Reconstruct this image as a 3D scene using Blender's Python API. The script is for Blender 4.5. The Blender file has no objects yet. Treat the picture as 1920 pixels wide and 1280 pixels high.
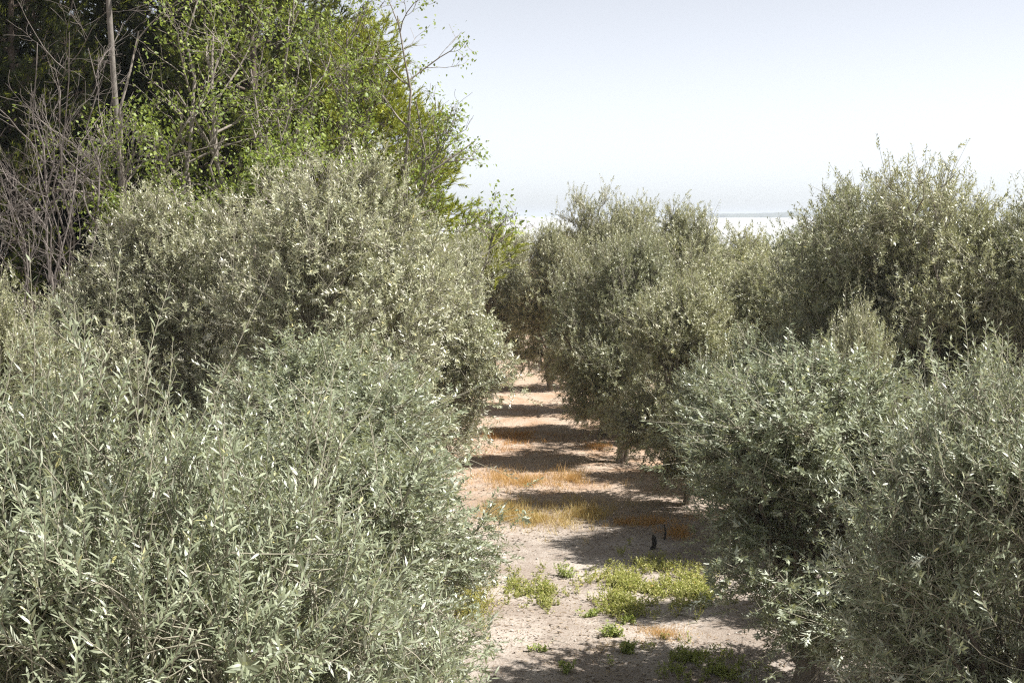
import bpy, math, random
import numpy as np
from mathutils import Vector, Matrix

# ------------------------------------------------------------------ camera, sky, sun, exposure
S = bpy.context.scene
COL = S.collection
CAM_H, F_PX = 4.0, 2667.0
PITCH = math.atan((640 - 403) / F_PX)

cam_d = bpy.data.cameras.new('camera')
cam_d.sensor_width = 36.0
cam_d.lens = 50.0
cam_d.clip_start = 0.1
cam_d.clip_end = 60000.0
cam = bpy.data.objects.new('camera', cam_d)
cam.location = (0, 0, CAM_H)
cam.rotation_euler = (math.pi / 2 - PITCH, 0, 0)
COL.objects.link(cam)
S.camera = cam

SUN_EL, SUN_BACK = math.radians(54), math.radians(-5)
world = bpy.data.worlds.new('World')
S.world = world
world.use_nodes = True
wn = world.node_tree.nodes
wl = world.node_tree.links
wn.clear()
w_out = wn.new('ShaderNodeOutputWorld')
w_bg = wn.new('ShaderNodeBackground')
w_sky = wn.new('ShaderNodeTexSky')
w_sky.sky_type = 'NISHITA'
w_sky.sun_disc = False
w_sky.sun_elevation = SUN_EL
w_sky.sun_rotation = math.pi / 2 - SUN_BACK
w_sky.altitude = 20
w_sky.air_density = 0.5
w_sky.dust_density = 0.65
w_sky.ozone_density = 2.0
w_bg.inputs['Strength'].default_value = 0.094
w_hs = wn.new('ShaderNodeHueSaturation')      # a pale, milky summer sky all round
w_hs.inputs['Saturation'].default_value = 0.25
wl.new(w_sky.outputs[0], w_hs.inputs['Color'])
wl.new(w_hs.outputs[0], w_bg.inputs['Color'])
wl.new(w_bg.outputs[0], w_out.inputs['Surface'])

sun_d = bpy.data.lights.new('sun', 'SUN')
sun_d.energy = 5.0
sun_d.angle = math.radians(0.53)
sun_d.color = (1.0, 0.965, 0.915)
sun = bpy.data.objects.new('sun', sun_d)
sdir = Vector((math.cos(SUN_EL) * math.cos(SUN_BACK), math.cos(SUN_EL) * math.sin(SUN_BACK), math.sin(SUN_EL)))
sun.rotation_euler = sdir.to_track_quat('Z', 'Y').to_euler()
sun.location = (30, 10, 40)
COL.objects.link(sun)

S.view_settings.view_transform = 'Standard'
S.view_settings.look = 'None'
S.view_settings.gamma = 1.0
S.view_settings.use_curve_mapping = False
S.view_settings.exposure = 1.1
S.cycles.max_bounces = 6
S.cycles.diffuse_bounces = 3
S.cycles.glossy_bounces = 2
S.cycles.transmission_bounces = 3
S.cycles.transparent_max_bounces = 4
S.cycles.volume_bounces = 0
S.cycles.caustics_reflective = False
S.cycles.caustics_refractive = False
S.cycles.use_denoising = False
S.cycles.filter_width = 1.2

TAU = 2 * math.pi


def at(px, py, Y):
    """world point at depth Y seen at photo pixel (1920 wide): used to read distances off the photograph"""
    u, v = (px - 960) / F_PX, (640 - py) / F_PX
    c, s = math.cos(PITCH), math.sin(PITCH)
    k = Y / (c + s * v)
    return Vector((u * k, Y, CAM_H + k * (c * v - s)))


# ------------------------------------------------------------------ object helpers
def tag(o, label=None, cat=None, group=None, kind=None):
    if label: o['label'] = label
    if cat: o['category'] = cat
    if group: o['group'] = group
    if kind: o['kind'] = kind
    return o


def empty(name, loc, rz=0.0, scale=(1, 1, 1)):
    o = bpy.data.objects.new(name, None)
    o.empty_display_size = 0.3
    o.location = loc
    o.rotation_euler = (0, 0, rz)
    o.scale = scale
    COL.objects.link(o)
    return o


def link(name, me, parent=None):
    o = bpy.data.objects.new(name, me)
    COL.objects.link(o)
    if parent: o.parent = parent
    return o


def fine_part(name, me, parent):
    o = link(name, me, parent)
    o['kind'] = 'stuff'
    return o


def build_mesh(name, pieces, mat, smooth=False):
    """pieces: list of (verts (n,3), faces (m,k) , rnd (m,) or None)"""
    V, L, LS, RN, off, lo = [], [], [], [], 0, 0
    for v, f, r in pieces:
        if len(v) == 0: continue
        V.append(np.asarray(v, np.float32))
        f = np.asarray(f, np.int32)
        L.append((f + off).ravel())
        LS.append(lo + np.arange(len(f), dtype=np.int32) * f.shape[1])
        RN.append(np.zeros(len(f), np.float32) if r is None else np.asarray(r, np.float32))
        off += len(v)
        lo += f.size
    V = np.concatenate(V); L = np.concatenate(L); LS = np.concatenate(LS); RN = np.concatenate(RN)
    me = bpy.data.meshes.new(name)
    me.vertices.add(len(V)); me.vertices.foreach_set('co', V.ravel())
    me.loops.add(len(L)); me.loops.foreach_set('vertex_index', L)
    me.polygons.add(len(LS)); me.polygons.foreach_set('loop_start', LS)
    a = me.attributes.new('rnd', 'FLOAT', 'FACE')
    a.data.foreach_set('value', RN)
    me.update(calc_edges=True)
    if smooth:
        me.polygons.foreach_set('use_smooth', np.ones(len(LS), bool))
    if mat: me.materials.append(mat)
    return me


def nrm(v):
    return v / np.maximum(np.linalg.norm(v, axis=-1, keepdims=True), 1e-9)


def tubes(P, R, sides=5):
    """P (N,K,3) polylines, R (N,K) radii -> verts, quads"""
    N, K, _ = P.shape
    T = np.empty_like(P)
    T[:, 1:-1] = P[:, 2:] - P[:, :-2]
    T[:, 0] = P[:, 1] - P[:, 0]
    T[:, -1] = P[:, -1] - P[:, -2]
    T = nrm(T)
    ref = np.where(np.abs(T[:, :1, 2:3]) > 0.8, np.array([1.0, 0.2, 0.0]), np.array([0.1, 0.0, 1.0]))
    ref = np.broadcast_to(ref, T.shape)
    A = nrm(np.cross(T, ref)); B = np.cross(T, A)
    ang = np.arange(sides) * TAU / sides
    V = (P[:, :, None] + R[:, :, None, None] * (A[:, :, None] * np.cos(ang)[:, None] + B[:, :, None] * np.sin(ang)[:, None]))
    idx = np.arange(N * K * sides).reshape(N, K, sides)
    a = idx[:, :-1]; b = np.roll(a, -1, axis=2); c = idx[:, 1:]; d = np.roll(c, -1, axis=2)
    Fq = np.stack([a, b, d, c], -1).reshape(-1, 4)
    return V.reshape(-1, 3), Fq


def curved(A, B, rng, K=4, sag=0.12, jit=0.05, up=0.0):
    """curved polylines from A to B (N,3): with a bow and a kink"""
    t = np.linspace(0, 1, K)[None, :, None]
    D = B - A
    ln = np.linalg.norm(D, axis=1)[:, None, None]
    P = A[:, None] * (1 - t) + B[:, None] * t
    bow = rng.normal(size=(len(A), 1, 3)) * sag * ln
    bow[:, :, 2:3] += up * ln
    P = P + bow * (4 * t * (1 - t))
    J = rng.normal(size=P.shape) * jit * ln
    J[:, 0] = 0; J[:, -1] = 0
    return P + J


def leaves(p, d, n, L, W, rnd, lod, bend=0.15, shape=0.45):
    """leaf blades: p base, d along, n upper side"""
    N = len(p)
    d = nrm(d)
    s = nrm(np.cross(d, n)); n = np.cross(s, d)
    L = L[:, None]; W = W[:, None]
    be = (bend if np.ndim(bend) else np.full(N, bend))[:, None]

    def pt(u, w, z=0.0):
        return p + d * (u * L) + s * (w * W) + n * ((z - be * u * u) * L)
    if lod == 2:
        V = np.stack([pt(0, 0), pt(shape, -.5, .03), pt(1, 0), pt(shape, .5, .03)], 1)
        i = np.arange(N)[:, None] * 4
        return [(V.reshape(-1, 3), i + np.array([[0, 3, 2, 1]]), rnd)]
    V = np.stack([pt(0, 0), pt(.3, -.46, .02), pt(.3, .46, .02), pt(.68, -.42, .02), pt(.68, .42, .02), pt(1, 0)], 1)
    i = np.arange(N)[:, None] * 6
    Vr = V.reshape(-1, 3)
    tri = np.concatenate([i + np.array([[0, 1, 2]]), i + np.array([[3, 5, 4]])])
    # one shared vertex set: quads in a second piece would duplicate verts, so triangulate the middle
    tri = np.concatenate([tri, i + np.array([[1, 3, 4]]), i + np.array([[1, 4, 2]])])
    return [(Vr, tri[:, ::-1], np.concatenate([rnd] * 4))]


# ------------------------------------------------------------------ materials
def new_mat(name):
    m = bpy.data.materials.new(name)
    m.use_nodes = True
    nt = m.node_tree
    nt.nodes.clear()
    return m, nt.nodes, nt.links


def mixrgb(N, Lk, a, b, fac, mode='MIX'):
    n = N.new('ShaderNodeMix'); n.data_type = 'RGBA'; n.blend_type = mode
    for sock, val in ((n.inputs[6], a), (n.inputs[7], b), (n.inputs[0], fac)):
        if hasattr(val, 'links'): Lk.new(val, sock)
        else: sock.default_value = val if not isinstance(val, tuple) or len(val) == 4 else (*val, 1)
    return n.outputs[2]


def leaf_mat(name, top_a, top_b, under, yellow=None, rough=0.4, trans=0.22, tint=True, spec=0.5, trans_col=(0.30, 0.34, 0.08)):
    m, N, K = new_mat(name)
    out = N.new('ShaderNodeOutputMaterial')
    geo = N.new('ShaderNodeNewGeometry')
    at_ = N.new('ShaderNodeAttribute'); at_.attribute_name = 'rnd'
    c = mixrgb(N, K, top_a, top_b, at_.outputs['Fac'])
    if yellow:
        cr = N.new('ShaderNodeMapRange'); cr.inputs[1].default_value = 0.9; cr.inputs[2].default_value = 0.98
        K.new(at_.outputs['Fac'], cr.inputs[0])
        c = mixrgb(N, K, c, yellow, cr.outputs[0])
    c = mixrgb(N, K, c, under, geo.outputs['Backfacing'])
    if tint:
        oi = N.new('ShaderNodeObjectInfo')
        c = mixrgb(N, K, c, oi.outputs['Color'], 1.0, 'MULTIPLY')
    bs = N.new('ShaderNodeBsdfPrincipled')
    K.new(c, bs.inputs['Base Color'])
    bs.inputs['Roughness'].default_value = rough
    bs.inputs['Specular IOR Level'].default_value = spec
    tr = N.new('ShaderNodeBsdfTranslucent')
    tr.inputs['Color'].default_value = (*trans_col, 1)
    mx = N.new('ShaderNodeMixShader'); mx.inputs[0].default_value = trans
    K.new(bs.outputs[0], mx.inputs[1]); K.new(tr.outputs[0], mx.inputs[2])
    K.new(mx.outputs[0], out.inputs['Surface'])
    return m


def bark_mat(name, a, b, scale=14, rough=0.85):
    m, N, K = new_mat(name)
    out = N.new('ShaderNodeOutputMaterial')
    tc = N.new('ShaderNodeTexCoord')
    nz = N.new('ShaderNodeTexNoise'); nz.inputs['Scale'].default_value = scale; nz.inputs['Detail'].default_value = 6
    K.new(tc.outputs['Object'], nz.inputs['Vector'])
    c = mixrgb(N, K, a, b, nz.outputs['Fac'])
    bs = N.new('ShaderNodeBsdfPrincipled'); bs.inputs['Roughness'].default_value = rough
    K.new(c, bs.inputs['Base Color'])
    bp = N.new('ShaderNodeBump'); bp.inputs['Strength'].default_value = 0.6; bp.inputs['Distance'].default_value = 0.02
    K.new(nz.outputs['Fac'], bp.inputs['Height']); K.new(bp.outputs[0], bs.inputs['Normal'])
    K.new(bs.outputs[0], out.inputs['Surface'])
    return m


M_OLIVE = leaf_mat('olive_leaf', (0.075, 0.088, 0.05), (0.27, 0.285, 0.20), (0.37, 0.38, 0.325), yellow=(0.36, 0.32, 0.14), rough=0.45, trans=0.18, spec=0.75, trans_col=(0.36, 0.38, 0.14))
M_MULB = leaf_mat('mulberry_leaf', (0.065, 0.115, 0.02), (0.16, 0.22, 0.045), (0.15, 0.20, 0.07), rough=0.55, trans=0.3, trans_col=(0.32, 0.42, 0.06))
M_PINE = leaf_mat('pine_needles', (0.05, 0.08, 0.02), (0.15, 0.18, 0.04), (0.10, 0.13, 0.03), rough=0.5, trans=0.25, trans_col=(0.3, 0.33, 0.05))
M_WEED = leaf_mat('weed_leaf', (0.20, 0.235, 0.07), (0.40, 0.41, 0.17), (0.34, 0.37, 0.15), yellow=(0.42, 0.33, 0.10), rough=0.55, trans=0.3, trans_col=(0.4, 0.5, 0.08))
M_DRY = leaf_mat('dry_grass_blade', (0.40, 0.29, 0.15), (0.55, 0.47, 0.31), (0.50, 0.40, 0.24), yellow=(0.25, 0.28, 0.07), rough=0.6, trans=0.3, trans_col=(0.6, 0.4, 0.12))
M_LITTER = leaf_mat('litter', (0.13, 0.09, 0.055), (0.36, 0.29, 0.21), (0.25, 0.2, 0.15), rough=0.7, trans=0.0)
M_BARK = bark_mat('olive_bark', (0.10, 0.08, 0.06), (0.27, 0.23, 0.18))
M_TWIG = bark_mat('olive_twig', (0.19, 0.175, 0.125), (0.33, 0.31, 0.235), 5)
M_MBARK = bark_mat('mulberry_bark', (0.13, 0.11, 0.09), (0.32, 0.28, 0.235), 10)
M_PBARK = bark_mat('pine_bark', (0.06, 0.045, 0.035), (0.16, 0.12, 0.09), 10)
M_BARE = bark_mat('bare_twig', (0.07, 0.06, 0.052), (0.24, 0.205, 0.18), 8)
M_DARKWOOD = bark_mat('weathered_dark_wood', (0.012, 0.011, 0.010), (0.04, 0.035, 0.03), 20)


# ------------------------------------------------------------------ ground
def gz(x, y):
    x = np.asarray(x, float); y = np.asarray(y, float)
    z = 0.025 * np.sin(x * 1.7 + 0.6 * np.sin(y * 0.9)) * np.cos(y * 1.1 + 0.4) + 0.015 * np.sin(x * 4.1 + 1.3) * np.sin(y * 3.7)
    z += 0.008 * np.sin(x * 9.7 + y * 3.1) * np.sin(y * 11.3 - x * 2.0)
    fade = np.clip((70 - np.hypot(x, y)) / 20, 0, 1)
    far = np.clip((np.hypot(x, y) - 110) / 120, 0, 1)
    return z * fade - 3.5 * far * far * (3 - 2 * far)


def graded(lo, hi, step, far_lo, far_hi):
    mid = np.arange(lo, hi + 1e-6, step)
    up, s, v = [], step, hi
    while v < far_hi:
        s *= 1.22; v += s; up.append(v)
    dn, s, v = [], step, lo
    while v > far_lo:
        s *= 1.22; v -= s; dn.append(v)
    return np.array(dn[::-1] + list(mid) + up)


gx = graded(-5, 7, 0.15, -9000, 9000)
gy = graded(10, 34, 0.15, -400, 12000)
GX, GY = np.meshgrid(gx, gy)
GV = np.stack([GX, GY, gz(GX, GY)], -1).reshape(-1, 3)
gi = np.arange(len(GV)).reshape(GX.shape)
GF = np.stack([gi[:-1, :-1], gi[:-1, 1:], gi[1:, 1:], gi[1:, :-1]], -1).reshape(-1, 4)


def ground_mat():
    m, N, K = new_mat('soil')
    out = N.new('ShaderNodeOutputMaterial')
    tc = N.new('ShaderNodeTexCoord')
    sep = N.new('ShaderNodeSeparateXYZ'); K.new(tc.outputs['Object'], sep.inputs[0])

    def noise(sc, det=6, rough=0.6):
        n = N.new('ShaderNodeTexNoise'); n.inputs['Scale'].default_value = sc
        n.inputs['Detail'].default_value = det; n.inputs['Roughness'].default_value = rough
        K.new(tc.outputs['Object'], n.inputs['Vector']); return n.outputs['Fac']

    def ramp(f, a, b):
        r = N.new('ShaderNodeMapRange'); r.inputs[1].default_value = a; r.inputs[2].default_value = b
        r.interpolation_type = 'SMOOTHSTEP'
        K.new(f, r.inputs[0]); return r.outputs[0]
    pale, dust = (0.40, 0.355, 0.31), (0.27, 0.228, 0.192)
    red, redd = (0.43, 0.335, 0.26), (0.37, 0.25, 0.165)
    c1 = mixrgb(N, K, pale, dust, ramp(noise(1.1, 5), 0.38, 0.62))
    c2 = mixrgb(N, K, red, redd, ramp(noise(1.6, 5), 0.4, 0.65))
    # the reddish earth begins some 18 m down the track, with a ragged border
    ad = N.new('ShaderNodeMath'); ad.operation = 'MULTIPLY_ADD'
    K.new(noise(0.7, 4), ad.inputs[0]); ad.inputs[1].default_value = 5.0; K.new(sep.outputs['Y'], ad.inputs[2])
    c = mixrgb(N, K, c1, c2, ramp(ad.outputs[0], 19.5, 24.5))
    # crumbs, litter flecks
    fine = noise(38, 3, 0.7)
    c = mixrgb(N, K, c, (0.17, 0.12, 0.085), ramp(fine, 0.53, 0.66))
    grain = noise(140, 2, 0.7)
    c = mixrgb(N, K, c, (0.62, 0.56, 0.5), ramp(grain, 0.62, 0.75))
    bs = N.new('ShaderNodeBsdfPrincipled'); bs.inputs['Roughness'].default_value = 0.95
    bs.inputs['Specular IOR Level'].default_value = 0.1
    K.new(c, bs.inputs['Base Color'])
    b1 = N.new('ShaderNodeBump'); b1.inputs['Strength'].default_value = 0.8; b1.inputs['Distance'].default_value = 0.03
    K.new(noise(16, 8, 0.7), b1.inputs['Height'])
    b2 = N.new('ShaderNodeBump'); b2.inputs['Strength'].default_value = 0.7; b2.inputs['Distance'].default_value = 0.008
    K.new(fine, b2.inputs['Height']); K.new(b1.outputs[0], b2.inputs['Normal'])
    K.new(b2.outputs[0], bs.inputs['Normal'])
    K.new(bs.outputs[0], out.inputs['Surface'])
    return m


ground = link('ground', build_mesh('ground', [(GV, GF, None)], ground_mat(), smooth=True))
tag(ground, 'dusty pale track of bare earth turning reddish between the olive rows', 'ground', kind='structure')

# ------------------------------------------------------------------ lagoon and far shore
m, N, K = new_mat('lagoon_water')
out = N.new('ShaderNodeOutputMaterial'); bs = N.new('ShaderNodeBsdfPrincipled')
bs.inputs['Base Color'].default_value = (0.50, 0.50, 0.48, 1); bs.inputs['Roughness'].default_value = 0.25
tc = N.new('ShaderNodeTexCoord'); nz = N.new('ShaderNodeTexNoise'); nz.inputs['Scale'].default_value = 0.6
K.new(tc.outputs['Object'], nz.inputs['Vector'])
bp = N.new('ShaderNodeBump'); bp.inputs['Strength'].default_value = 0.15; bp.inputs['Distance'].default_value = 0.1
K.new(nz.outputs['Fac'], bp.inputs['Height']); K.new(bp.outputs[0], bs.inputs['Normal'])
K.new(bs.outputs[0], out.inputs['Surface'])
wv = np.array([[-8900, 120, -1.2], [8900, 120, -1.2], [8900, 11900, -1.2], [-8900, 11900, -1.2]], float)
water = link('water', build_mesh('water', [(wv, np.array([[0, 1, 2, 3]]), None)], m))
tag(water, 'flat pale lagoon shining white beyond the grove', 'water', kind='structure')

rng = np.random.default_rng(5)
hx = np.arange(330, 4200, 7.0)
prof = 6.5 + 6.5 * np.clip((hx - 380) / 500, 0, 1) + 1.2 * np.sin(hx / 83) + 0.8 * np.sin(hx / 31 + 1) + rng.normal(size=len(hx)) * 0.45
rows = []
for j, (dy, fz) in enumerate(((0, -0.35), (6, 0.55), (25, 0.85), (60, 1.0), (140, 0.9), (320, -0.35))):
    jz = rng.normal(size=len(hx)) * 0.5 * (0 < j < 5)
    rows.append(np.stack([hx, 2900 + dy + 30 * np.sin(hx / 260) + rng.normal(size=len(hx)) * 3, np.where(fz < 0, -3.0, prof * fz + jz)], -1))
HV = np.stack(rows, 0)
hi_ = np.arange(HV.shape[0] * HV.shape[1]).reshape(HV.shape[:2])
HF = np.stack([hi_[:-1, :-1], hi_[:-1, 1:], hi_[1:, 1:], hi_[1:, :-1]], -1).reshape(-1, 4)
hill_m = bark_mat('wooded_shore', (0.03, 0.045, 0.025), (0.08, 0.09, 0.05), 0.05)
hills = link('hills', build_mesh('hills', [(HV.reshape(-1, 3), HF, None)], hill_m))
tag(hills, 'low wooded far shore, hazy blue across the lagoon', 'hills', kind='structure')


# ------------------------------------------------------------------ olive trees
def auto_lobes(rng, R, H, low=0.12, n_side=13, n_top=6):
    lo = [(0, 0, 0.48 * H, 0.50 * R, 0.50 * R, 0.36 * H)]
    a0 = rng.uniform(0, TAU)
    for i in range(n_side):
        a = a0 + i * 2.4 + rng.normal() * 0.3
        zr = rng.uniform(low + 0.10, 0.76)
        wide = float(np.interp(zr, [0.1, 0.4, 0.6, 0.8], [0.85, 1.0, 0.9, 0.6]))
        r = R * rng.uniform(0.45, 0.74) * wide
        lo.append((r * math.cos(a), r * math.sin(a), H * zr, R * rng.uniform(.22, .38), R * rng.uniform(.22, .38), H * rng.uniform(.08, .16)))
    for i in range(n_top):
        a = rng.uniform(0, TAU); q = rng.uniform(0.05, 0.58); r = R * q
        rz = H * rng.uniform(.08, .15)
        lo.append((r * math.cos(a), r * math.sin(a), H * (rng.uniform(.92, 1.0) - 0.22 * q) - rz, R * rng.uniform(.2, .36), R * rng.uniform(.2, .36), rz))
    return np.array(lo)


def sample_clumps(rng, lobes, n, zmin=0.12, inner=0.22):
    area = (lobes[:, 3] * lobes[:, 5]); area = area / area.sum()
    P, O = [], []
    while len(P) < n:
        k = rng.choice(len(lobes), p=area)
        c, r = lobes[k, :3], lobes[k, 3:]
        d = rng.normal(size=3); d /= np.linalg.norm(d)
        rad = 1.0 - abs(rng.normal()) * 0.2 if rng.random() > inner else rng.uniform(0.35, 0.85)
        p = c + d * r * max(rad, 0.3)
        if p[2] < zmin: continue
        q = (p - lobes[:, :3]) / lobes[:, 3:]
        q = np.linalg.norm(q, axis=1); q[k] = 9
        if q.min() < 0.6 and rng.random() > inner: continue
        P.append(p); O.append(d)
    return np.array(P), np.array(O)


def kmeans(rng, X, k, it=6):
    C = X[rng.choice(len(X), k, replace=False)].copy()
    for _ in range(it):
        lab = ((X[:, None] - C[None]) ** 2).sum(-1).argmin(1)
        for j in range(k):
            if (lab == j).any(): C[j] = X[lab == j].mean(0)
    return C, ((X[:, None] - C[None]) ** 2).sum(-1).argmin(1)


def olive_parts(seed, R=1.4, H=3.5, n_clump=280, per=20, lod=2, leaf=0.06, wid=0.013, K_nodes=11, lobes=None, stems=3, low=0.12, crad=0.15, slen=(0.14, 0.30), sprig=0.04, wild=0.5):
    rng = np.random.default_rng(seed)
    if lobes is None: lobes = auto_lobes(rng, R, H, low)
    C, O = sample_clumps(rng, lobes, n_clump, zmin=low * H * 0.8)
    # --- skeleton: trunk fork -> limbs -> branches -> clump twigs
    nl = 8; nb = 46
    Bn, blab = kmeans(rng, C, nb)
    Ln, llab = kmeans(rng, Bn, nl)
    ax = np.array([0, 0, 0.4])
    Ln_in = ax + (Ln - ax) * 0.55
    Bn_in = Bn + (Ln[llab] - Bn) * 0.35
    Bn_in[:, :2] *= 0.9
    # trunk stems
    sb = rng.normal(size=(stems, 3)) * 0.10; sb[:, 2] = -0.08
    st = rng.normal(size=(stems, 3)) * 0.12; st[:, 2] = rng.uniform(0.45, 0.8, stems)
    pieces = []
    SP = curved(sb, st, rng, 5, 0.05, 0.03)
    pieces.append((*tubes(SP, np.linspace(0.085, 0.06, 5)[None] * np.ones((stems, 1)), 8), None))
    A = st[np.arange(nl) % stems]
    LP = curved(A, Ln_in, rng, 7, 0.08, 0.03, 0.05)
    pieces.append((*tubes(LP, np.linspace(0.055, 0.024, 7)[None] * np.ones((nl, 1)), 7), None))
    ti = rng.integers(3, 7, nb)
    BP = curved(LP[llab, ti], Bn_in, rng, 6, 0.08, 0.03, 0.03)
    pieces.append((*tubes(BP, np.linspace(0.022, 0.009, 6)[None] * np.ones((nb, 1)), 5), None))
    trunk = pieces
    tw = []
    ti = rng.integers(2, 6, n_clump)
    CP = curved(BP[blab, ti], C, rng, 5, 0.09, 0.04, 0.03)
    tw.append((*tubes(CP, np.linspace(0.008, 0.004, 5)[None] * np.ones((n_clump, 1)), 4), None))
    # --- leafy shoots
    ci = np.repeat(np.arange(n_clump), per)
    ns = len(ci)
    axis = np.array([0, 0, 0.3 * H])
    outw = nrm(0.5 * nrm(C - axis) + 0.5 * O)[ci]
    tt = rng.uniform(0.35, 1.0, ns) * 4; tj = np.minimum(tt.astype(int), 3); tf = (tt - tj)[:, None]
    root = CP[ci, tj] * (1 - tf) + CP[ci, tj + 1] * tf
    mixr = 0.45 if lod == 2 else 0.7
    base = root * mixr + C[ci] * (1 - mixr) + rng.normal(size=(ns, 3)) * crad - outw * 0.03
    base[:, 2] = np.maximum(base[:, 2], 0.05)
    hrel = np.clip(base[:, 2] / H, 0, 1)[:, None]
    d = nrm(outw * 0.75 + np.array([0, 0, 1.0]) * (hrel * 1.1 - 0.2) + rng.normal(size=(ns, 3)) * wild)
    Ls = rng.uniform(*slen, ns) * np.where(rng.random(ns) < sprig * (1 + 2 * (hrel[:, 0] > 0.8)), 1.9, 1.0)
    bend = rng.normal(size=(ns, 3)) * 0.12 + np.array([0, 0, 1]) * (hrel * 0.3 - 0.14)
    ts = np.linspace(0, 1, 3)[None, :, None]
    if lod == 2: ts = ts[:, ::2]
    SPl = base[:, None] + d[:, None] * Ls[:, None, None] * ts + bend[:, None] * Ls[:, None, None] * ts ** 2
    if lod == 2:      # one straight stem from the twig to the shoot's tip
        tw.append((*tubes(np.stack([root, SPl[:, -1]], 1), np.array([0.0042, 0.0014])[None] * np.ones((ns, 1)), 3), None))
    else:
        tw.append((*tubes(SPl, np.array([0.0032, 0.0024, 0.001])[None] * np.ones((ns, 1)), 3), None))
    # thin stalks from clump centre to shoot base
    ST = curved(root, base, rng, 4, 0.12, 0.04)
    if lod < 2: tw.append((*tubes(ST, np.array([0.0032, 0.003, 0.0028, 0.0026])[None] * np.ones((ns, 1)), 3), None))
    # leaves: opposite pairs, each pair turned a quarter
    t = (np.arange(K_nodes) + 0.6) / K_nodes
    p = base[:, None] + d[:, None] * Ls[:, None, None] * t[None, :, None] + bend[:, None] * (Ls[:, None, None]) * t[None, :, None] ** 2
    tang = nrm(d[:, None] + 2 * bend[:, None] * t[None, :, None])
    a1 = nrm(np.cross(tang, rng.normal(size=(ns, 1, 3)))); a2 = np.cross(tang, a1)
    ph = rng.uniform(0, TAU, (ns, 1)) + np.arange(K_nodes)[None] * (math.pi / 2) + rng.normal(size=(ns, K_nodes)) * 0.25
    rad = a1 * np.cos(ph)[..., None] + a2 * np.sin(ph)[..., None]
    PP, DD, NN, LL = [], [], [], []
    for sgn in (1, -1):
        al = rng.normal(0.8, 0.2, (ns, K_nodes))[..., None]
        dd = tang * np.cos(al) + sgn * rad * np.sin(al)
        nn = tang * np.sin(al) - sgn * rad * np.cos(al)
        nn = nn + rng.normal(size=nn.shape) * 0.22 + np.array([0, 0, 0.25])
        size = leaf * (0.75 + 0.5 * rng.random((ns, K_nodes))) * np.clip(1.15 - 0.55 * np.abs(t - 0.4)[None] ** 1.0, 0.4, 1.2)
        PP.append(p.reshape(-1, 3)); DD.append(dd.reshape(-1, 3)); NN.append(nn.reshape(-1, 3)); LL.append(size.ravel())
    PP = np.concatenate(PP); DD = np.concatenate(DD); NN = np.concatenate(NN); LL = np.concatenate(LL)
    keep = (rng.random(len(PP)) > 0.07) & (PP[:, 2] > 0.03)
    PP, DD, NN, LL = PP[keep], DD[keep], NN[keep], LL[keep]
    rn = np.clip(rng.random(len(PP)) * 0.93 + rng.normal(size=len(PP)) * 0.03, 0, 1)
    WW = LL * (wid / leaf) * rng.uniform(0.8, 1.25, len(PP))
    return dict(trunk=trunk, twigs=tw, leaf=(PP, DD, NN, LL, WW, rn), lod=lod, rng=rng)


def olive_meshes(parts, nm):
    P, D, Nn, L, W, rn = parts['leaf']
    bend = np.clip(parts['rng'].normal(0.12, 0.1, len(P)), -0.1, 0.4)
    fine = parts.get('fine', np.zeros(len(P), bool))
    pcs = []
    for lod, k in ((1, fine), (2, ~fine)):
        if k.any(): pcs += leaves(P[k], D[k], Nn[k], L[k], W[k], rn[k], lod, bend[k])
    return (build_mesh(nm + '_trunk', parts['trunk'], M_BARK, True),
            build_mesh(nm + '_twigs', parts['twigs'], M_TWIG, False),
            build_mesh(nm + '_crown', pcs, M_OLIVE))


OLIVE_GROUP = 'olive trees of the grove'


def olive_tree(meshes, loc, rz, sc, label, tint=(1, 1, 1), name='olive_tree'):
    e = empty(name, loc, rz, sc)
    tag(e, label, 'tree', OLIVE_GROUP)
    t, w, c = meshes
    link('trunk', t, e)
    fine_part('twigs', w, e)
    o = link('crown', c, e)
    o.color = (*tint, 1)
    o['kind'] = 'stuff'
    return e


VAR = []          # 0-1 low rounded trees, 2-4 taller billowing ones
for i, kw in enumerate((
        dict(seed=11, n_clump=240, per=20),
        dict(seed=23, n_clump=240, per=20, stems=4),
        dict(seed=41, n_clump=300, per=21, R=1.8, H=4.6, stems=2),
        dict(seed=59, n_clump=300, per=21, R=1.8, H=4.6, low=0.2),
        dict(seed=67, n_clump=300, per=21, R=1.8, H=4.6))):
    VAR.append((olive_meshes(olive_parts(leaf=0.047, wid=0.0145, K_nodes=10, slen=(0.09, 0.23), sprig=0.006, wild=0.8, crad=0.125, **kw), 'olive'), kw.get('R', 1.4), kw.get('H', 3.5)))

SILV, GREY, OLV, DARK = (1.28, 1.33, 1.26), (1.92, 1.81, 1.73), (1.7, 1.6, 1.38), (1.4, 1.36, 1.18)
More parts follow.
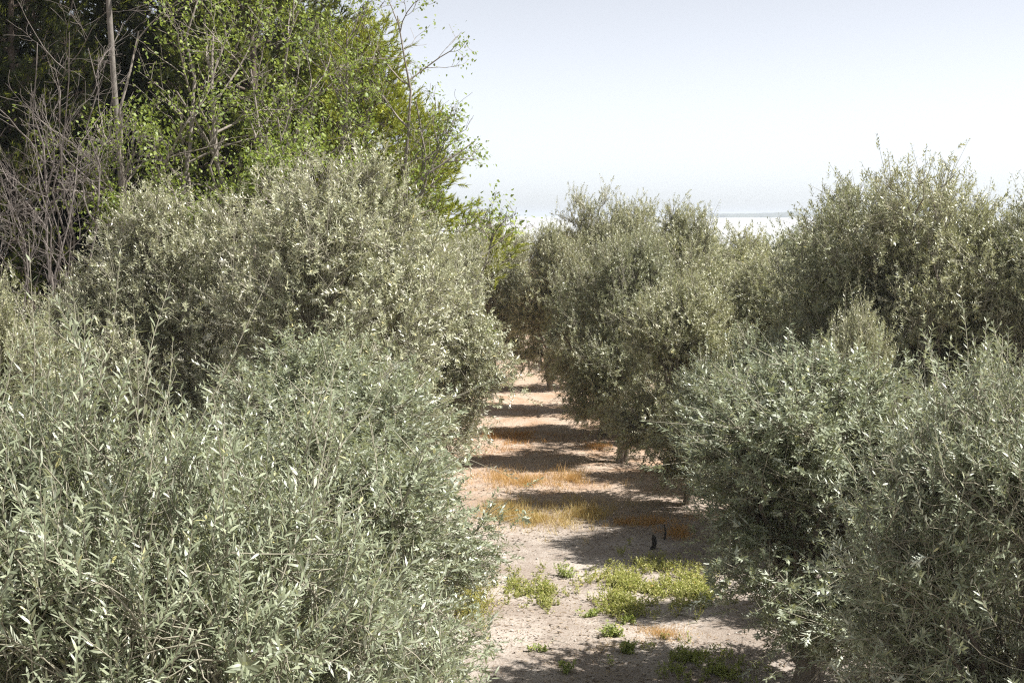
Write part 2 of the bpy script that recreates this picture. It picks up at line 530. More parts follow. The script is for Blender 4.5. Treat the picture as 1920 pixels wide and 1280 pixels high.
# variant, x, y, radius, height, turn, tint, label
TREES = [
    # left row
    (1, -1.45, 9.3, 1.65, 2.95, 0.4, SILV, 'silvery olive tree behind the big-leaved front olive, skirting the track'),
    (0, -1.75, 12.5, 1.75, 3.1, 2.1, SILV, 'low rounded olive tree in front of the tallest grey olive'),
    (2, -2.1, 15.6, 1.95, 5.05, 1.0, GREY, 'tallest grey olive tree in the row left of the track'),
    (3, -3.7, 16.6, 1.75, 4.6, 3.0, GREY, 'grey olive tree in front of the leafy mulberry twigs'),
    (0, -4.8, 17.0, 1.3, 3.70, 5.2, GREY, 'grey olive tree just beside the bare brown shrub'),
    (1, -5.15, 14.0, 0.95, 3.60, 0.2, OLV, 'small olive tree cut by the photo\'s left edge'),
    (1, -1.35, 19.0, 1.55, 4.15, 2.6, GREY, 'olive tree under the lit pine, its boughs over the track'),
    (4, -1.4, 22.4, 1.6, 4.2, 4.0, GREY, 'olive tree below the drooping mulberry branch tip'),
    (3, -2.2, 25.8, 1.5, 3.8, 1.2, GREY, 'olive tree at the far left side of the reddish track'),
    (0, -2.3, 29.3, 1.5, 3.8, 3.3, GREY, 'far olive tree left of the track\'s end'),
    (4, -0.7, 37.2, 1.9, 4.0, 3.9, OLV, 'olive tree closing the far end of the track'),
    (1, -0.55, 33.6, 1.45, 4.15, 2.2, GREY, 'olive tree with low boughs just where the track ends'),
    # right row
    (0, 2.5, 11.6, 1.7, 3.1, 0.9, SILV, 'broad silvery olive tree right of the track, boughs near the weeds'),
    (1, 2.9, 16.5, 1.25, 2.85, 2.2, SILV, 'silvery olive tree behind the small dark stump'),
    (0, 2.4, 19.5, 1.2, 3.35, 5.0, OLV, 'olive tree with dark low skirts by the tall dry grass'),
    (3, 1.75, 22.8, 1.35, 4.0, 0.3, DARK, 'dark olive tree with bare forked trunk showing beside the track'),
    (2, 1.65, 25.8, 1.2, 3.95, 1.9, OLV, 'olive tree behind the dark forked one, nearer the track'),
    (4, 1.9, 28.9, 1.6, 4.85, 4.4, OLV, 'tall far olive tree with the highest top in mid view'),
    (0, 0.95, 32.4, 1.3, 4.05, 2.8, OLV, 'far olive tree whose top meets the lagoon line, right of the pine'),
    (2, 4.1, 21.0, 1.75, 3.65, 3.6, OLV, 'yellowish olive tree standing right of the dark forked one'),
    (1, 4.5, 28.2, 2.0, 3.95, 0.8, OLV, 'olive tree whose top stands before the lagoon'),
    (3, 3.1, 25.4, 1.7, 4.5, 1.7, OLV, 'broad olive tree between the tall far one and the lagoon view'),
    (1, 5.3, 24.6, 1.9, 3.75, 5.5, OLV, 'olive tree under the far shore strip'),
    (0, 6.2, 31.0, 2.0, 3.9, 0.0, SILV, 'pale far olive tree below the white water'),
    # second row, right
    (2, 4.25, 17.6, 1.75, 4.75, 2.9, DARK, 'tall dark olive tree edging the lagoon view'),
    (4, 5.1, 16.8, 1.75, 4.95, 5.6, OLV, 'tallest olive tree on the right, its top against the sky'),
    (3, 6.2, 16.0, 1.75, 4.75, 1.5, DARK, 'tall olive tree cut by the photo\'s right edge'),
    (0, 3.4, 13.9, 0.65, 3.30, 4.8, OLV, 'small sunlit olive sapling in front of the tall dark olives'),
    (1, 3.85, 10.8, 1.1, 3.10, 3.7, SILV, 'silvery olive tree behind the sharp-leaved right front one'),
    # far rows
    (2, -6.5, 33, 1.9, 3.9, 1.1, OLV, 'far olive tree behind the pines'),
    (3, 3.6, 37, 2.0, 3.9, 2.0, OLV, 'farthest row olive tree behind the tall mid one'),
    (4, 7.9, 36, 2.0, 3.7, 0.5, SILV, 'farthest row olive tree under the lagoon, beside the tall dark olive'),
    (2, 8.6, 27, 2.0, 4.1, 3.1, OLV, 'olive tree hidden behind the tall right olives'),
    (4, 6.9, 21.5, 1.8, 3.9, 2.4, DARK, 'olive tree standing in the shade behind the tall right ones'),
    (3, 1.2, 41, 2.0, 3.8, 0.7, OLV, 'distant olive tree beyond the end of the track'),
    (2, -2.8, 40, 2.0, 3.8, 5.0, OLV, 'distant olive tree beyond the lit pine'),
    (4, 5.5, 43, 2.1, 3.7, 2.7, SILV, 'most distant olive tree before the water'),
]
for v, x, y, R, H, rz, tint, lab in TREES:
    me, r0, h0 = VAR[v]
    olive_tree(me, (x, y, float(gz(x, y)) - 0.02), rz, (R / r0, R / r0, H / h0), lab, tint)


# the two trees nearest the camera have leaves of their own
def near_olive(loc, label, tint, n_single, **kw):
    parts = olive_parts(**kw)
    P, D, Nn, L, W, rn = parts['leaf']
    # the leaves that show largest: nearest to where one stands on the terrace
    Wp = P + np.array(loc)
    dist = np.linalg.norm(Wp - np.array([0, 0, CAM_H]), axis=1)
    u = 960 + F_PX * Wp[:, 0] / Wp[:, 1]
    vis = (u > 10) & (u < 1910)
    faced = np.abs((nrm(Nn) * nrm(np.array([0, 0, CAM_H]) - Wp)).sum(1))
    score = L * (0.3 + faced) / dist ** 1.6 * vis
    order = np.argsort(-score)[:n_single]
    mask = np.ones(len(P), bool); mask[order] = False
    parts['fine'] = (dist < np.quantile(dist, 0.3))[mask]
    parts['leaf'] = tuple(a[mask] for a in (P, D, Nn, L, W, rn))
    e = olive_tree(olive_meshes(parts, 'near_olive'), loc, 0, (1, 1, 1), label, tint)
    crown = [c for c in e.children if c.name.startswith('crown')][0]
    # single leaves: one curved blade with midrib, shared by all
    us = np.array([0.0, 0.12, 0.3, 0.5, 0.7, 0.88, 1.0]); hw = np.array([0.04, 0.28, 0.47, 0.5, 0.42, 0.22, 0.01])
    blades = []
    for k in range(6):
        be = (0.05, 0.12, 0.2, 0.3, 0.0, 0.16)[k]
        V = []
        for uu, h in zip(us, hw):
            z = -be * uu * uu
            V += [(uu, -h, z + .012), (uu, 0, z), (uu, h, z + .012)]
        Fc = []
        for r in range(len(us) - 1):
            a = r * 3
            Fc += [(a, a + 3, a + 4, a + 1), (a + 1, a + 4, a + 5, a + 2)]
        me = build_mesh('olive_leaf_blade', [(np.array(V, float), np.array(Fc), np.full(len(Fc), (k + .5) / 6.5))], M_OLIVE, True)
        blades.append(me)
    for q, i in enumerate(order):
        d = Vector(D[i]).normalized(); n = Vector(Nn[i]); s = d.cross(n).normalized(); n = s.cross(d)
        # local axes: x along the leaf, y across, z upper side
        y = n.cross(d)
        Mx = Matrix((d * L[i], y * W[i], n * L[i])).transposed().to_4x4()
        Mx.translation = Vector(P[i])
        o = link('leaf', blades[q % 6], crown)
        o.matrix_local = Mx
        o.color = (*tint, 1)
    return e


def lobeset(*l): return np.array(l, float)


near_olive((-1.65, 5.9, 0), 'front olive tree with the largest sharp leaves, lower left of the photo', SILV, 300,
           seed=71, R=1.4, H=3.4, n_clump=350, per=14, lod=1, leaf=0.054, wid=0.0098, K_nodes=13, sprig=.05, slen=(.17, .34), wild=.5,
           lobes=lobeset((0, 0, 1.9, 1.05, 1.0, 1.15), (0.8, -0.1, 1.75, .62, .6, .7), (0.3, -.5, 2.35, .6, .5, .6), (-.5, -.4, 2.65, .6, .5, .55), (-.15, .1, 2.85, .6, .6, .42),
                         (.62, .1, 2.45, .5, .5, .42), (1.0, .3, 1.2, .5, .5, .6), (.6, -.5, 1.2, .6, .5, .7), (-.9, 0, 2.2, .6, .6, .8), (-.75, .2, 2.85, .5, .5, .42), (1.1, 0, 1.75, .42, .5, .5)))
near_olive((2.95, 8.2, 0), 'front olive tree in the lower right corner with upright leafy sprigs', SILV, 300,
           seed=83, R=1.1, H=3.2, n_clump=300, per=14, lod=1, leaf=0.05, wid=0.0105, K_nodes=11, sprig=.03, slen=(.13, .28), wild=.6,
           lobes=lobeset((0, 0, 1.8, .85, .85, 1.2), (-.5, -.1, 2.2, .45, .5, .55), (.3, -.3, 2.6, .55, .5, .5), (-.2, .1, 2.65, .5, .5, .4),
                         (-.55, 0, 1.2, .45, .5, .6), (.5, -.4, 1.6, .6, .5, .7), (.1, -.55, .9, .6, .45, .6)))


# ------------------------------------------------------------------ free branching: mulberry, bare shrubs
def grow(rng, start, d, length, r, depth, out, tips, spread=0.6, kids=(3, 5), curl=0.18, up=0.05, shrink=0.6, K=6, minlen=0.12):
    P = [np.array(start, float)]
    dd = np.array(d, float); dd /= np.linalg.norm(dd)
    for i in range(K - 1):
        dd = dd + rng.normal(size=3) * curl + np.array([0, 0, up]); dd /= np.linalg.norm(dd)
        P.append(P[-1] + dd * length / (K - 1))
    P = np.array(P)
    out.append((P, np.linspace(r, r * 0.45, K)))
    if depth == 0 or length < minlen:
        tips.append((P[-1], dd)); tips.append((P[K // 2], dd))
        return
    for k in range(rng.integers(kids[0], kids[1] + 1)):
        t = rng.uniform(0.25, 1.0)
        j = min(int(t * (K - 1)), K - 2)
        b = P[j] + (P[j + 1] - P[j]) * (t * (K - 1) - j)
        nd = (P[j + 1] - P[j]); nd /= np.linalg.norm(nd)
        s = rng.normal(size=3); s -= nd * s.dot(nd); s /= np.linalg.norm(s)
        an = rng.normal(spread, 0.18)
        grow(rng, b, nd * math.cos(an) + s * math.sin(an), length * shrink * rng.uniform(0.7, 1.2), r * (1 - 0.5 * t) * 0.6, depth - 1, out, tips, spread, kids, curl, up, shrink, K, minlen)
    tips.append((P[-1], dd))


def branches_pieces(out, sides_fn):
    groups = {}
    for P, R in out:
        groups.setdefault((len(P), sides_fn(R[0])), []).append((P, R))
    return [(*tubes(np.array([g[0] for g in gs]), np.array([g[1] for g in gs]), s), None) for (k, s), gs in groups.items()]


def broad_leaves(rng, tips, per, leaf=0.066, wid=0.042, spread=0.085, lod=2):
    T = np.array([t[0] for t in tips]); Dt = np.array([t[1] for t in tips])
    i = np.repeat(np.arange(len(T)), per)
    n = len(i)
    p = T[i] + rng.normal(size=(n, 3)) * spread
    d = nrm(Dt[i] * 0.4 + rng.normal(size=(n, 3)) * 0.8 + np.array([0, 0, -0.35]))
    nn = rng.normal(size=(n, 3)) * 0.5 + np.array([0.3, -0.1, 0.9])
    L = leaf * rng.uniform(0.55, 1.2, n)
    return leaves(p, d, nn, L, L * (wid / leaf), rng.random(n), lod, 0.2, 0.38)


def limb_to(rng, target, r, depth, out, tips, low=0.45, kids=9, klen=0.22, spread=0.75):
    """a crooked limb from the root to a target point, side shoots on its upper part"""
    A = np.array([[rng.normal() * .12, rng.normal() * .12, -.05]]); B = np.array([target], float)
    K = 10
    P = curved(A, B, rng, K, 0.06, 0.012, 0.06)[0]
    ln = float(np.linalg.norm(B - A))
    out.append((P, np.linspace(r, r * 0.18, K)))
    tips.append((P[-1], nrm(P[-1] - P[-2])))
    for k in range(kids):
        t = rng.uniform(low, 0.98)
        j = min(int(t * (K - 1)), K - 2)
        b = P[j] + (P[j + 1] - P[j]) * (t * (K - 1) - j)
        nd = nrm(P[j + 1] - P[j])
        sv = rng.normal(size=3); sv -= nd * sv.dot(nd); sv /= np.linalg.norm(sv)
        an = rng.normal(spread, .2)
        grow(rng, b, nd * math.cos(an) + sv * math.sin(an), ln * klen * rng.uniform(.6, 1.2) * (1.25 - .5 * t), r * (1 - .8 * t) * .6 + .003, depth, out, tips,
             spread=0.65, kids=(3, 5), curl=0.15, up=0.04, shrink=0.55, K=6)


def mulberry(loc, seed, targets, label, leaf_frac, per, tint=(1, 1, 1), **kw):
    rng = np.random.default_rng(seed)
    out, tips = [], []
    for (px, py, Y, r) in targets:
        limb_to(rng, np.array(at(px, py, Y)) - np.array(loc), r, 2, out, tips, **kw)
    e = empty('mulberry_tree', loc)
    tag(e, label, 'tree', 'mulberry trees before the pines')
    big = [o for o in out if o[1][0] > 0.018]; small = [o for o in out if o[1][0] <= 0.018]
    link('trunk', build_mesh('mulberry_trunk', branches_pieces(big, lambda r: 7), M_MBARK, True), e)
    fine_part('twigs', build_mesh('mulberry_twigs', branches_pieces([(P, np.maximum(R, .003)) for P, R in small], lambda r: 4 if r > .006 else 3), M_MBARK), e)
    sel = [t for t in tips if t[0][2] > 1.5 and rng.random() < leaf_frac]
    c = link('crown', build_mesh('mulberry_crown', broad_leaves(rng, sel, per), M_MULB), e)
    c['kind'] = 'stuff'; c.color = (*tint, 1)
    print('mulberry', len(out), len(sel) * per)
    return e


mulberry((-4.0, 20.8, 0), 301, [(260, 60, 20.6, .06), (330, 170, 20.2, .06), (230, 210, 20.0, .05), (400, 60, 20.8, .07), (300, 300, 19.6, .05), (470, 130, 20.6, .06),
                                (420, 250, 20.0, .06), (520, 220, 20.2, .06), (380, -30, 21.2, .06), (560, 300, 20.0, .05), (480, 340, 19.6, .05), (350, 380, 19.4, .04), (250, 400, 19.4, .04), (600, 140, 21, .05)],
         'leafy mulberry tree with pale crooked twigs behind the grey olives', 0.36, 11, tint=(1.5, 1.3, 1.0), kids=6)
mulberry((-2.7, 22.0, 0), 317, [(745, 30, 22, .05), (890, 265, 22, .05), (925, 430, 21.6, .05), (650, 60, 21.8, .06), (560, 20, 22, .06), (780, 190, 22.2, .06), (700, 180, 22, .05),
                                (830, 330, 21.8, .05), (600, 110, 22, .06), (660, 260, 21.2, .05), (760, 330, 21.4, .05), (850, 200, 22.4, .05)],
         'mulberry tree with branches arching out over the sky before the lit pine', 0.22, 10, tint=(1.5, 1.3, 1.0), klen=0.15, low=.55, kids=6)


def bare_shrub(loc, seed, targets, label, name='bare_shrub', rmin=0.0024, **kw):
    rng = np.random.default_rng(seed)
    out, tips = [], []
    for (px, py, Y, r) in targets:
        limb_to(rng, np.array(at(px, py, Y)) - np.array(loc), r * .6, 2, out, tips, **kw)
    e = empty(name, loc)
    tag(e, label, 'shrub', 'bare shrubs')
    big = [o for o in out if o[1][0] > 0.012]; small = [o for o in out if o[1][0] <= 0.012]
    link('trunk', build_mesh('bare_trunk', branches_pieces([(P, np.maximum(R, rmin)) for P, R in big], lambda r: 6), M_BARE, True), e)
    fine_part('twigs', build_mesh('bare_twigs', branches_pieces([(P, np.maximum(R, rmin)) for P, R in small], lambda r: 3), M_BARE), e)
    print('bare', len(out))
    return e


bare_shrub((-5.7, 18.8, 0), 5, [(70, 80, 18.8, .05), (165, 90, 18.9, .05), (130, 60, 18.7, .045), (200, 200, 18.9, .04), (60, 210, 18.5, .04), (110, 150, 18.4, .05), (180, 330, 18.3, .035), (240, 280, 18.8, .035)],
           'tall leafless shrub with pinkish bare twigs against the dark pines', kids=4, klen=.2, low=.45)
bare_shrub((-6.5, 18.3, 0), 9, [(10, 240, 18.3, .04), (60, 270, 18.2, .04), (0, 330, 18, .035), (110, 300, 18.1, .04), (40, 380, 17.9, .035), (120, 400, 17.9, .035), (-20, 290, 18.2, .04), (90, 470, 17.6, .03), (20, 450, 17.7, .03)],
           'leafless tangled shrub at the photo\'s left edge', kids=4, klen=.2, low=.4)


# ------------------------------------------------------------------ pines
def pine_parts(seed, H, R, zc, n_clump, per, needles=26, nl=0.10, nw=0.011, prof=None, tr=0.2):
    rng = np.random.default_rng(seed)
    C = []
    while len(C) < n_clump:
        z = rng.uniform(zc, H)
        rr = R * prof((z - zc) / (H - zc))
        a = rng.uniform(0, TAU)
        rad = rr * (1 - abs(rng.normal()) * 0.3)
        if rad < 0.05 or rng.random() > rr / R + 0.15: continue
        wob = 1 + 0.22 * math.sin(a * 3 + z * 2.1 + seed) + 0.12 * math.sin(a * 7 - z * 3.3)
        C.append((rad * wob * math.cos(a), rad * wob * math.sin(a), z))
    C = np.array(C)
    trunk = []
    TP = np.array([[[0.1 * math.sin(z * .6), 0.1 * math.cos(z * .5) - .1, z] for z in np.linspace(-0.1, H * .97, 12)]])
    trunk.append((*tubes(TP, np.linspace(tr, 0.02 + tr * .3 * (tr < .1), 12)[None], 9), None))
    nb = n_clump // 6
    Bn, lab = kmeans(rng, C, nb, 4)
    st = Bn.copy(); st[:, :2] = rng.normal(size=(nb, 2)) * 0.03; st[:, 2] -= np.linalg.norm(Bn[:, :2], axis=1) * 0.35
    st[:, 2] = np.clip(st[:, 2], max(0.5, zc - .6), H * .95)
    BP = curved(st, Bn * np.array([.85, .85, 1]), rng, 5, 0.05, 0.02)
    trunk.append((*tubes(BP, np.linspace(0.045, 0.016, 5)[None] * np.ones((nb, 1)), 5), None))
    CP = curved(BP[lab, rng.integers(2, 5, n_clump)], C, rng, 4, 0.06, 0.03)
    tw = [(*tubes(CP, np.linspace(0.013, 0.006, 4)[None] * np.ones((n_clump, 1)), 3), None)]
    ci = np.repeat(np.arange(n_clump), per); ns = len(ci)
    outw = nrm(C * np.array([1, 1, 0]) + 1e-6)[ci]
    d = nrm(outw * 0.7 + np.array([0, 0, .75]) + rng.normal(size=(ns, 3)) * 0.45)
    b = C[ci] + rng.normal(size=(ns, 3)) * 0.16
    tl = rng.uniform(0.12, 0.28, ns)
    tw.append((*tubes(np.stack([C[ci], b, b + d * tl[:, None]], 1), np.array([.005, .004, .002])[None] * np.ones((ns, 1)), 3), None))
    si = np.repeat(np.arange(ns), needles); n = len(si)
    t = rng.uniform(0.0, 1.0, n)[:, None]
    p = b[si] + d[si] * tl[si][:, None] * t
    nd = nrm(d[si] * 0.95 + nrm(rng.normal(size=(n, 3))) * 0.6)
    s = nrm(np.cross(nd, rng.normal(size=(n, 3)))) * nw * 0.5
    ln = nl * rng.uniform(0.7, 1.2, n)[:, None]
    V = np.stack([p - s, p + s, p + nd * ln], 1).reshape(-1, 3)
    Fc = np.arange(n * 3).reshape(-1, 3)
    return (build_mesh('pine_trunk', trunk, M_PBARK, True), build_mesh('pine_twigs', tw, M_PBARK), build_mesh('pine_crown', [(V, Fc, np.clip(rng.random(ns)[si] * .7 + rng.random(n) * .3, 0, 1))], M_PINE))


cone = lambda t: (1 - t) ** 0.75 * min(1, 0.55 + t * 3.5)
tall = lambda t: (1 - t ** 2.2) * min(1, 0.75 + t * 2)
PINE_A = pine_parts(7, 7.15, 2.3, 2.6, 360, 13, 32, nw=.014, prof=cone)
umbrella = lambda t: (1 - t ** 3) ** .5 * min(1, 0.5 + t * 2.5)
PINE_B = pine_parts(19, 12.0, 2.6, 1.5, 480, 12, 28, nl=0.14, nw=0.024, prof=tall)


SHADE_PINE = pine_parts(29, 11.8, 3.3, 8.1, 220, 11, 26, nl=0.15, nw=0.022, prof=umbrella, tr=0.055)  # umbrella crown added out of view to shade the dark pines
SHADE_PINE[0].materials[0] = bark_mat('slender_pine_bark', (0.09, 0.08, 0.07), (0.24, 0.215, 0.185), 9)


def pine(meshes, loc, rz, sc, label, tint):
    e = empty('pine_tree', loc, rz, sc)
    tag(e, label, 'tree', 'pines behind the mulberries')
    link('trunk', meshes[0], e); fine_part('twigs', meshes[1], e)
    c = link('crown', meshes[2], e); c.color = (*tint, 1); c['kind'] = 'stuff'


pine(PINE_A, (-2.5, 24.2, 0), 0, (1, 1, 1), 'sunlit yellow-green pine tree sloping down to the sky', (3.4, 2.8, 1.2))  # same needles tinted far brighter, sunlight put into the colour
pine(SHADE_PINE, (-6.25, 22.6, 0), 0.5, (1, 1, 1), 'umbrella pine with a slender bare grey trunk among the dark pines', (.28, .31, .30))  # crown tint darkened in place of shade too
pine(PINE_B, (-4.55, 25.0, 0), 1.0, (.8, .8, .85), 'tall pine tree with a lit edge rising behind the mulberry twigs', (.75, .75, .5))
pine(PINE_B, (-9.5, 24.6, 0), 2.9, (.9, .9, .95), 'dark pine tree filling the gap left of the slender grey trunk', (.28, .31, .30))  # low tint here and below stands in for the shade under the canopy
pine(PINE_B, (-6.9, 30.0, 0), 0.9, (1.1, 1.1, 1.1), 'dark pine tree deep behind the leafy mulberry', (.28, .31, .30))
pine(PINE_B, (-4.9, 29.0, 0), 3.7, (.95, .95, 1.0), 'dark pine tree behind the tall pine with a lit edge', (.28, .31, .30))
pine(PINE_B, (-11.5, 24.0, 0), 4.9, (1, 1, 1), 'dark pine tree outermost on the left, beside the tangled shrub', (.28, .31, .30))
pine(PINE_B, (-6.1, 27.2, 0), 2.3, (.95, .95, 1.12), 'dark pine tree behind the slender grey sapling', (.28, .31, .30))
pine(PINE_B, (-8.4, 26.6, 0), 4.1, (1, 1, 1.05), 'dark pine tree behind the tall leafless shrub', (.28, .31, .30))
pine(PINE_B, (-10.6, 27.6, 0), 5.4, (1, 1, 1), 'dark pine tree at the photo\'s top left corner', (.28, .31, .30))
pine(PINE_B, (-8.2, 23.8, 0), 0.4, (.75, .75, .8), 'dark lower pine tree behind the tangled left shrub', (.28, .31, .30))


# ------------------------------------------------------------------ grass, weeds, litter
def region_pts(rng, n, polys):
    """points inside ellipses (x, y, rx, ry), gathered in patches with a ragged border and stragglers"""
    out = []
    fx, fy, f1, f2 = rng.uniform(3, 6), rng.uniform(3, 6), rng.uniform(0, 6), rng.uniform(0, 6)
    while len(out) < n:
        c = polys[rng.integers(len(polys))]
        a = rng.uniform(0, TAU); r = abs(rng.normal()) * 0.62
        x = c[0] + c[2] * r * math.cos(a); y = c[1] + c[3] * r * math.sin(a)
        dens = 0.65 + 0.45 * math.sin(x * fx + f1 + 1.3 * math.sin(y * 2.1)) * math.sin(y * fy + f2) + 0.25 * math.sin(x * 13 + y * 9)
        if rng.random() < dens: out.append((x, y))
    P = np.array(out)
    return np.column_stack([P, gz(P[:, 0], P[:, 1])])


def grass(name, seed, polys, n_tuft, blades, h, label, mat, tint, spread=0.03, w=0.006, lean=0.35):
    rng = np.random.default_rng(seed)
    T = region_pts(rng, n_tuft, polys)
    th = h * rng.uniform(0.5, 1.2, n_tuft)
    i = np.repeat(np.arange(n_tuft), blades); n = len(i)
    p = T[i] + rng.normal(size=(n, 3)) * np.array([spread, spread, 0])
    p[:, 2] -= 0.01
    d = nrm(rng.normal(size=(n, 3)) * lean * np.array([1, 1, 0]) + np.array([0, 0, 1]))
    nn = rng.normal(size=(n, 3))
    L = th[i] * rng.uniform(0.5, 1.1, n)
    me = build_mesh(name, leaves(p, d, nn, L, np.full(n, w), rng.random(n), 2, rng.normal(0, .25, n), 0.35), mat)
    o = link(name, me); o.color = (*tint, 1)
    tag(o, label, 'grass', kind='stuff')
    return o


def weeds(name, seed, polys, n_plant, per, h, label, tint, leaf=0.032, parent_thing=False, loc=None):
    rng = np.random.default_rng(seed)
    T = region_pts(rng, n_plant, polys)
    nst = 4
    i = np.repeat(np.arange(n_plant), nst); ns = len(i)
    b = T[i] + rng.normal(size=(ns, 3)) * np.array([.015, .015, 0])
    hh = h * rng.uniform(0.45, 1.15, n_plant)[i] * rng.uniform(.6, 1.1, ns)
    tip = b + np.stack([rng.normal(size=ns) * .45 * hh, rng.normal(size=ns) * .45 * hh, hh], -1)
    P = curved(b, tip, rng, 4, 0.08, 0.02)
    st = tubes(P, np.array([.0025, .002, .0018, .001])[None] * np.ones((ns, 1)), 3)
    j = np.repeat(np.arange(ns), per); n = len(j)
    t = rng.uniform(0.1, 1.0, n); k = np.minimum((t * 3).astype(int), 2); f = (t * 3 - k)[:, None]
    p = P[j, k] * (1 - f) + P[j, k + 1] * f
    d = nrm(rng.normal(size=(n, 3)) + np.array([0, 0, .35]))
    nn = rng.normal(size=(n, 3)) * .6 + np.array([0, 0, 1])
    L = leaf * rng.uniform(.5, 1.4, n)
    pcs = leaves(p, d, nn, L, L * .5, rng.random(n), 2, .2, .5) + [(st[0], st[1], np.full(len(st[1]), .6))]
    o = link(name, build_mesh(name, pcs, M_WEED)); o.color = (*tint, 1)
    return o


def E(px0, py0, px1, py1):
    """ellipse on the ground covering a photo box"""
    def g(px, py):
        u, v = (px - 960) / F_PX, (640 - py) / F_PX
        c, s = math.cos(PITCH), math.sin(PITCH)
        k = -CAM_H / (c * v - s)
        return u * k, k * (c + s * v)
    xm, ym = g((px0 + px1) / 2, (py0 + py1) / 2)
    xa, _ = g(px0, (py0 + py1) / 2); xb, _ = g(px1, (py0 + py1) / 2)
    _, ya = g(960, py0); _, yb = g(960, py1)
    return (xm, ym, abs(xb - xa) / 2, abs(ya - yb) / 2)


grass('dry_grass', 1, [E(885, 885, 1010, 915), E(1000, 885, 1150, 915), E(870, 890, 1100, 925)], 300, 12, 0.18, 'knee-high golden dry grass across the reddish track', M_DRY, (1.15, .95, .7), w=.005, lean=.5, spread=.05)
grass('dry_grass', 2, [E(900, 945, 1010, 992), E(1010, 940, 1170, 988), E(900, 950, 1100, 1000)], 420, 13, 0.20, 'straw-coloured tall dry grass band in front of the golden one', M_DRY, (1.0, 1.0, .72), w=.005, lean=.5, spread=.05)
grass('dry_grass', 3, [E(885, 808, 960, 832), E(940, 805, 1010, 832), E(870, 800, 1060, 860), E(1085, 828, 1150, 845)], 260, 14, 0.12, 'short rusty dry grass lying in a shadow band', M_DRY, (1.1, .75, .5), lean=.7, spread=.05)
grass('dry_grass', 4, [E(1185, 1168, 1290, 1200)], 150, 12, 0.07, 'low orange dry grass patch on the pale track', M_DRY, (1.15, .95, .75), lean=.9, w=.004, spread=.06)
grass('dry_grass', 5, [E(1140, 968, 1290, 992), E(1250, 985, 1290, 1010)], 130, 14, 0.12, 'orange dry grass under the olive skirts', M_DRY, (1.1, .8, .55), lean=.6, spread=.05)
grass('dry_grass', 9, [E(900, 1080, 1380, 1150), E(880, 760, 1060, 800), E(950, 1160, 1350, 1260)], 260, 7, 0.06, 'sparse withered grass blades scattered over the whole track', M_DRY, (.95, .9, .75), lean=1.0, w=.004, spread=.06)
tag(weeds('weeds', 6, [E(1110, 1060, 1230, 1140), E(1180, 1040, 1340, 1130), E(1250, 1080, 1350, 1145), E(1130, 1110, 1210, 1160), E(1090, 1050, 1350, 1160)], 700, 9, 0.13, '', (1.25, 1.12, 1.0), leaf=.024),
    'bright green leafy weeds spread beside the right-hand olive', 'weeds', kind='stuff')
tag(weeds('weeds', 7, [E(925, 1075, 1010, 1120), E(1000, 1085, 1050, 1125), E(1005, 1115, 1045, 1145), E(900, 1070, 1080, 1150)], 150, 8, 0.09, '', (1.1, 1.0, .9), leaf=.024),
    'green weed strip in the middle of the track', 'weeds', kind='stuff')
tag(weeds('weeds', 8, [E(1180, 1205, 1420, 1275), E(1260, 1240, 1460, 1290)], 110, 8, 0.10, '', (1.0, 1.0, .8), leaf=.024),
    'weeds in the shade at the bottom of the photo', 'weeds', kind='stuff')
tag(weeds('weeds', 10, [E(840, 1090, 920, 1200)], 90, 12, 0.35, '', (1.2, 1.0, .8), leaf=.024),
    'yellowish weeds at the foot of the left olives', 'weeds', kind='stuff')
for sd, (px, py, hh, nn_, lab) in enumerate(((1045, 1078, .22, 3, 'single upright green weed standing alone on the track'),
                                           (1068, 1082, .12, 4, 'small dark weed beside the single upright one'),
                                           (1150, 1190, .13, 10, 'round green weed beside the low orange grass'),
                                           (1178, 1160, .07, 5, 'tiny flat weed in front of the green weed spread'),
                                           (1010, 1218, .07, 3, 'tiny weed alone on the bare near track'),
                                           (1115, 1148, .07, 6, 'flat weed between the two green weed spreads'),
                                           (1060, 1262, .10, 4, 'pale weed tuft at the photo\'s bottom edge'),
                                           (1180, 1222, .10, 10, 'low grassy weed at the edge of the near shade'))):
    ex = E(px - 22, py - 8, px + 22, py + 8)
    o = weeds('weed_plant', 100 + sd, [(ex[0], ex[1], .07, .07)], nn_, 12, hh, '', (.95, 1, .9))
    tag(o, lab, 'weed', 'single weeds on the track')

# fallen olive leaves, chips and crumbs
rng = np.random.default_rng(44)
n = 24000
x = rng.uniform(-2.2, 4.2, n); y = 11.5 + 14 * rng.random(n) ** 1.3
keep = (np.sin(x * 2.3 + y) + np.sin(y * 1.9 - x * 1.3) + rng.normal(size=n)) > -0.3
x, y = x[keep], y[keep]; n = len(x)
p = np.stack([x, y, gz(x, y) + 0.006], -1)
d = nrm(rng.normal(size=(n, 3)) * np.array([1, 1, .12])); nn = rng.normal(size=(n, 3)) * .35 + np.array([0, 0, 1])
L = rng.uniform(.02, .07, n)
lit = link('leaf_litter', build_mesh('leaf_litter', leaves(p, d, nn, L, L * rng.uniform(.15, .4, n), rng.random(n) ** 1.5, 2, .1, .5), M_LITTER))
tag(lit, 'fallen dry olive leaves and twig crumbs strewn over the track', 'litter', kind='stuff')
lit.color = (1, 1, 1, 1)


